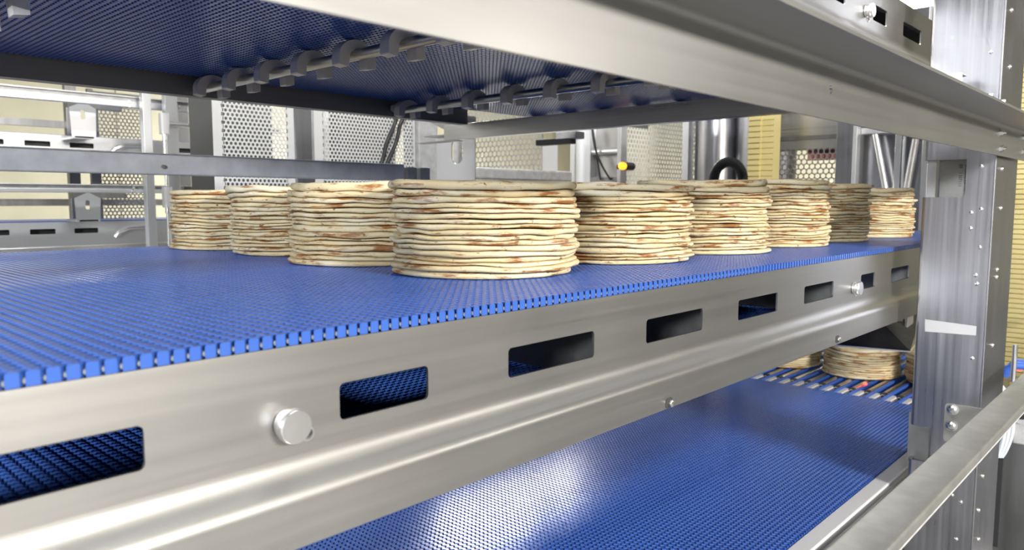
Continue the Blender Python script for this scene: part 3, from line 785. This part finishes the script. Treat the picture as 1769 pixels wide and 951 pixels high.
MB().cyl((2.57, (a.y + b.y) / 2, a.z + 0.03), (2.57, (a.y + b.y) / 2, HB + LEV - TH), 0.006, 8).build('stem', 'bolt', t)
t = thing('duct_unit', 'steel box unit with crossing black cables behind the second stack', 'cabinet', (3.6, 2.3, FL))
x0 = at(995, 260, u=3.5).y; x1 = at(1066, 260, u=3.5).y
MB().box((3.55, x1, FL), (3.58, x0, 0.9)).build('back_sheet', 'steel', t)
xa = at(1020, 260, u=3.5).y
MB().box((3.5, xa, FL), (3.56, x0, 0.9)).build('front_sheet', 'alu', t, 0.003)
MB().box((3.5, x1, 0.10), (3.55, xa, 0.135)).build('shelf', 'dark_steel', t)
MB().cyl((3.53, x1, 0.28), (3.53, xa, 0.28), 0.02, 14).build('bright_tube', 'bright', t)
MB().box((3.50, x1 - 0.025, FL), (3.56, x1, 0.9)).build('edge_profile', 'alu', t, 0.002)
for k in range(2):
    pts = [(3.49, xa - 0.02 - (0.16 if k else 0.0) * s - (0 if k else 0.13) * s * s + (0.10 * s if k else 0), 0.42 - 0.30 * s) for s in [i / 12 for i in range(13)]]
    MB().tube(pts, 0.006, 6).build('cable', 'black', t)
xl = at(990, 260, u=3.45).y
MB().box((3.45, xl - 0.012, -0.2), (3.46, xl + 0.02, 0.9)).build('bright_edge', 'alu', t)
t = thing('machine_guard', 'slanting perforated guard with amber lamp before it', 'guard', (4.2, 2.6, -0.2))
perf(t, 'perforated_sheet', (3.76, 2.6, -0.2), 'u', 0.94, 0.9, 0.032, 0.0115, 'panel', bl=(0.0, 0.03, 0.02, 0.02))
MB().box((4.68, 2.57, FL), (4.74, 2.62, 0.9)).build('edge_post', 'alu', t, 0.004)
MB().box((3.70, 2.58, FL), (3.76, 2.62, 0.9)).build('edge_post', 'alu', t, 0.004)
p = at(1074, 287, u=3.42)
t = thing('signal_lamp', 'small glowing amber signal lamp before the perforated guard', 'lamp', tuple(p))
MB().lathe((p.x, p.y, p.z), (-1, 0, 0), [(0.02, -0.02), (0.02, 0.004), (0.014, 0.014), (0, 0.018)], 14).build('lens', 'amber', t)
MB().cyl((p.x + 0.02, p.y, p.z), (p.x + 0.10, p.y, p.z), 0.022, 14).build('socket', 'black', t)
MB().box((3.498, p.y - 0.012, p.z - 0.012), (3.52, x1, p.z + 0.012)).build('arm', 'black', t)
# stainless ducts behind
t = thing('duct', 'upright rounded stainless duct behind the black hose arch', 'duct', (4.1, 2.0, FL))
c = at(1250, 250, u=4.0)
MB().cyl((4.1, c.y + 0.10, FL), (4.1, c.y + 0.10, 1.0), 0.12, 28).build('shell', 'steel_v', t)
MB().cyl((4.2, c.y - 0.16, FL), (4.2, c.y - 0.16, 1.0), 0.17, 28).build('shell', 'steel_v', t)
MB().box((3.99, c.y + 0.22, FL), (4.05, c.y + 0.26, 1.0)).build('seam_strip', 'alu', t)
# black hose arch
p0, p1 = at(1233, 312, u=3.3), at(1283, 312, u=3.3)
cyy = (p0.y + p1.y) / 2; rr = (p0.y - p1.y) / 2
pts = [(3.3, cyy + rr * math.cos(a), p0.z + rr * 1.15 * math.sin(a)) for a in [PI * i / 20 for i in range(21)]]
pts = [(3.3, cyy + rr, FL)] + pts + [(3.3, cyy - rr, FL)]
tag(MB().tube(pts, 0.024, 12).build('hose_arch', 'black'), 'thick black hose bent into an arch behind the stacks', 'hose')
# yellow slatted tower
def tray_tower(x, y0, y1, h0, h1, label, step=0.028):
    t = thing('tray_tower', label, 'trays', (x, (y0 + y1) / 2, h0))
    ym = (y0 + y1) / 2
    h = h0; mb = MB(); mb2 = MB()
    while h < h1:
        mb.box((x, ym, h), (x + 0.10, y1, h + step * 0.8)); mb.box((x + 0.008, ym, h + step * 0.8), (x + 0.10, y1, h + step))
        mb2.box((x + 0.02, y0, h), (x + 0.10, ym, h + step * 0.86)); mb2.box((x + 0.024, y0, h + step * 0.86), (x + 0.10, ym, h + step))
        h += step
    for q in (mb, mb2):
        o = q.build('tray_column', 'yellow', t); o['kind'] = 'stuff'
    return t
tray_tower(3.66, at(1333, 250, u=3.66).y, at(1292, 250, u=3.66).y, FL, 0.9, 'slim yellow ribbed tower behind the right stacks')
a, b = at(1742, 300, u=3.6), at(1850, 300, u=3.6)
tray_tower(3.6, b.y, a.y, -0.95, 1.0, 'yellow ribbed wall of trays right of the steel post', 0.02)
# coarse guard on the far right
t = thing('machine_guard', 'coarse perforated guard below a shiny hood right of the yellow tower', 'guard', (3.9, 1.56, -0.2))
perf(t, 'perforated_sheet', (3.9, 1.395, -0.2), 'v', 0.36, 0.515, 0.0285, 0.0118, 'steel', bl=(0.0, 0.0, 0.02, 0.045))
MB().box((3.895, 1.36, 0.315), (3.92, 1.80, 0.335)).build('top_rail', 'dark_steel', t)
MB().box((3.90, 1.36, 0.335), (3.95, 1.80, 0.75)).build('hood', 'steel_y', t)
ra, rb = at(1396, 247, u=3.93), at(1448, 276, u=3.93)
tag(MB().box((3.93, rb.y, rb.z), (3.94, ra.y, ra.z)).build('warning_plate', 'red_paint'), 'small red plate behind the holes of the coarse guard', 'sign')
t = thing('cabinet_post', 'shiny stainless corner post right of the coarse guard', 'post', (3.85, 1.35, FL))
MB().box((3.85, 1.30, FL), (3.88, 1.39, 0.9)).build('face', 'steel_v', t, 0.003)
MB().box((3.83, 1.285, FL), (3.88, 1.305, 0.9)).build('edge', 'alu', t, 0.002)
# stainless enclosure
t = thing('enclosure', 'tall reflective stainless enclosure behind the right end stacks', 'cabinet', (4.0, 1.0, FL))
EU = 3.95
e0 = at(1475, 300, u=EU).y; e1 = at(1640, 300, u=EU).y
MB().box((EU, e1, FL), (EU + 0.03, e0, 0.9)).build('wall_sheet', 'mirror', t)
for x, wv, m_ in ((1545, 0.03, 'bright'), (1558, 0.012, 'alu'), (1592, 0.03, 'bright')):
    p = at(x, 300, u=EU); MB().box((EU - 0.015, p.y - wv, -0.2), (EU, p.y, 0.9)).build('fold', m_, t, 0.004)
for (xa, ya, xb, yb) in ((1512, 232, 1528, 318), (1582, 240, 1566, 330)):
    a, b = at(xa, ya, u=EU - 0.05), at(xb, yb, u=EU - 0.05)
    MB().tube([tuple(a), tuple(b), tuple(b + (b - a))], 0.016, 10).build('slanted_tube', 'bright', t)
a = at(1512, 232, u=EU - 0.05)
MB().box((EU - 0.07, a.y - 0.07, a.z), (EU - 0.0, a.y + 0.06, a.z + 0.03)).build('tube_head', 'alu', t, 0.003)

# ------------------------------------------------------------------ machine box at the far lower right
t = thing('machine_cabinet', 'dark grey machine cabinet behind the post at lower right', 'cabinet', (3.0, 0.3, FL))
MB().box((2.75, -0.35, FL), (3.3, 0.46, -0.62)).build('body', 'dark_steel', t, 0.004)
a = at(1722, 850, u=2.749)
MB().box((2.742, a.y - 0.012, -1.1), (2.75, a.y + 0.015, -0.80)).build('door_slot', 'black', t)
MB().box((2.74, -0.35, FL), (2.76, 0.46, -1.12)).build('base_trim', 'aged', t)
p = at(1765, 712, u=2.55)
t = thing('roller_end', 'grey roller end with black bore at right edge', 'roller', tuple(p))
MB().cyl((2.55, p.y, p.z), (2.85, p.y, p.z), 0.035, 24).build('sleeve', 'aged', t)
MB().cyl((2.545, p.y, p.z), (2.56, p.y, p.z), 0.022, 20).build('bore', 'black', t)
MB().box((2.56, p.y - 0.02, p.z - 0.10), (2.60, p.y + 0.02, p.z)).build('mount', 'aged', t, 0.004)
t = thing('cable_loop', 'pale looped cables hanging beside the post at lower right', 'cable', (2.3, 0.33, -0.5))
for k in range(3):
    pts = []
    for i in range(20):
        s = i / 19
        pp = at(1722 + k * 4 + (14 + 3 * k) * math.sin(PI * s) ** 0.8, 668 + 122 * s, u=2.45 + 0.02 * k)
        pts.append(tuple(pp))
    MB().tube(pts, 0.006, 8).build('strand', 'cable', t)
pp = at(1724, 675, u=2.45)
MB().tube([(2.12, 0.355, pp.z), tuple(pp)], 0.008, 8).build('cable_clip', 'cable', t)
p = at(1757, 630, u=2.7)
t = thing('push_button', 'red and blue push button box at right edge above the rail', 'button', tuple(p))
MB().box((2.7, p.y - 0.015, p.z - 0.02), (2.74, p.y + 0.008, p.z + 0.0)).build('red_cap', 'red_led', t, 0.006)
MB().box((2.7, p.y - 0.018, p.z + 0.001), (2.74, p.y + 0.01, p.z + 0.012)).build('blue_cap', 'blue_cap', t, 0.006)
p = at(1752, 625, u=2.6)
tag(MB().cyl((2.6, p.y, p.z - 0.06), (2.6, p.y, p.z + 0.05), 0.007, 12).build('sensor_pin', 'bright'), 'short upright metal pin beside the red button', 'pin')
a, b = at(1735, 650, u=2.65), at(1748, 632, u=2.65)
tag(MB().tube([tuple(a), tuple((a + b) / 2 + Vector((0, 0, 0.006))), tuple(b), (2.70, p.y - 0.03, b.z - 0.005)], 0.012, 10).build('air_hose', 'blue_cap'), 'short blue air hose beside the post at right', 'hose')
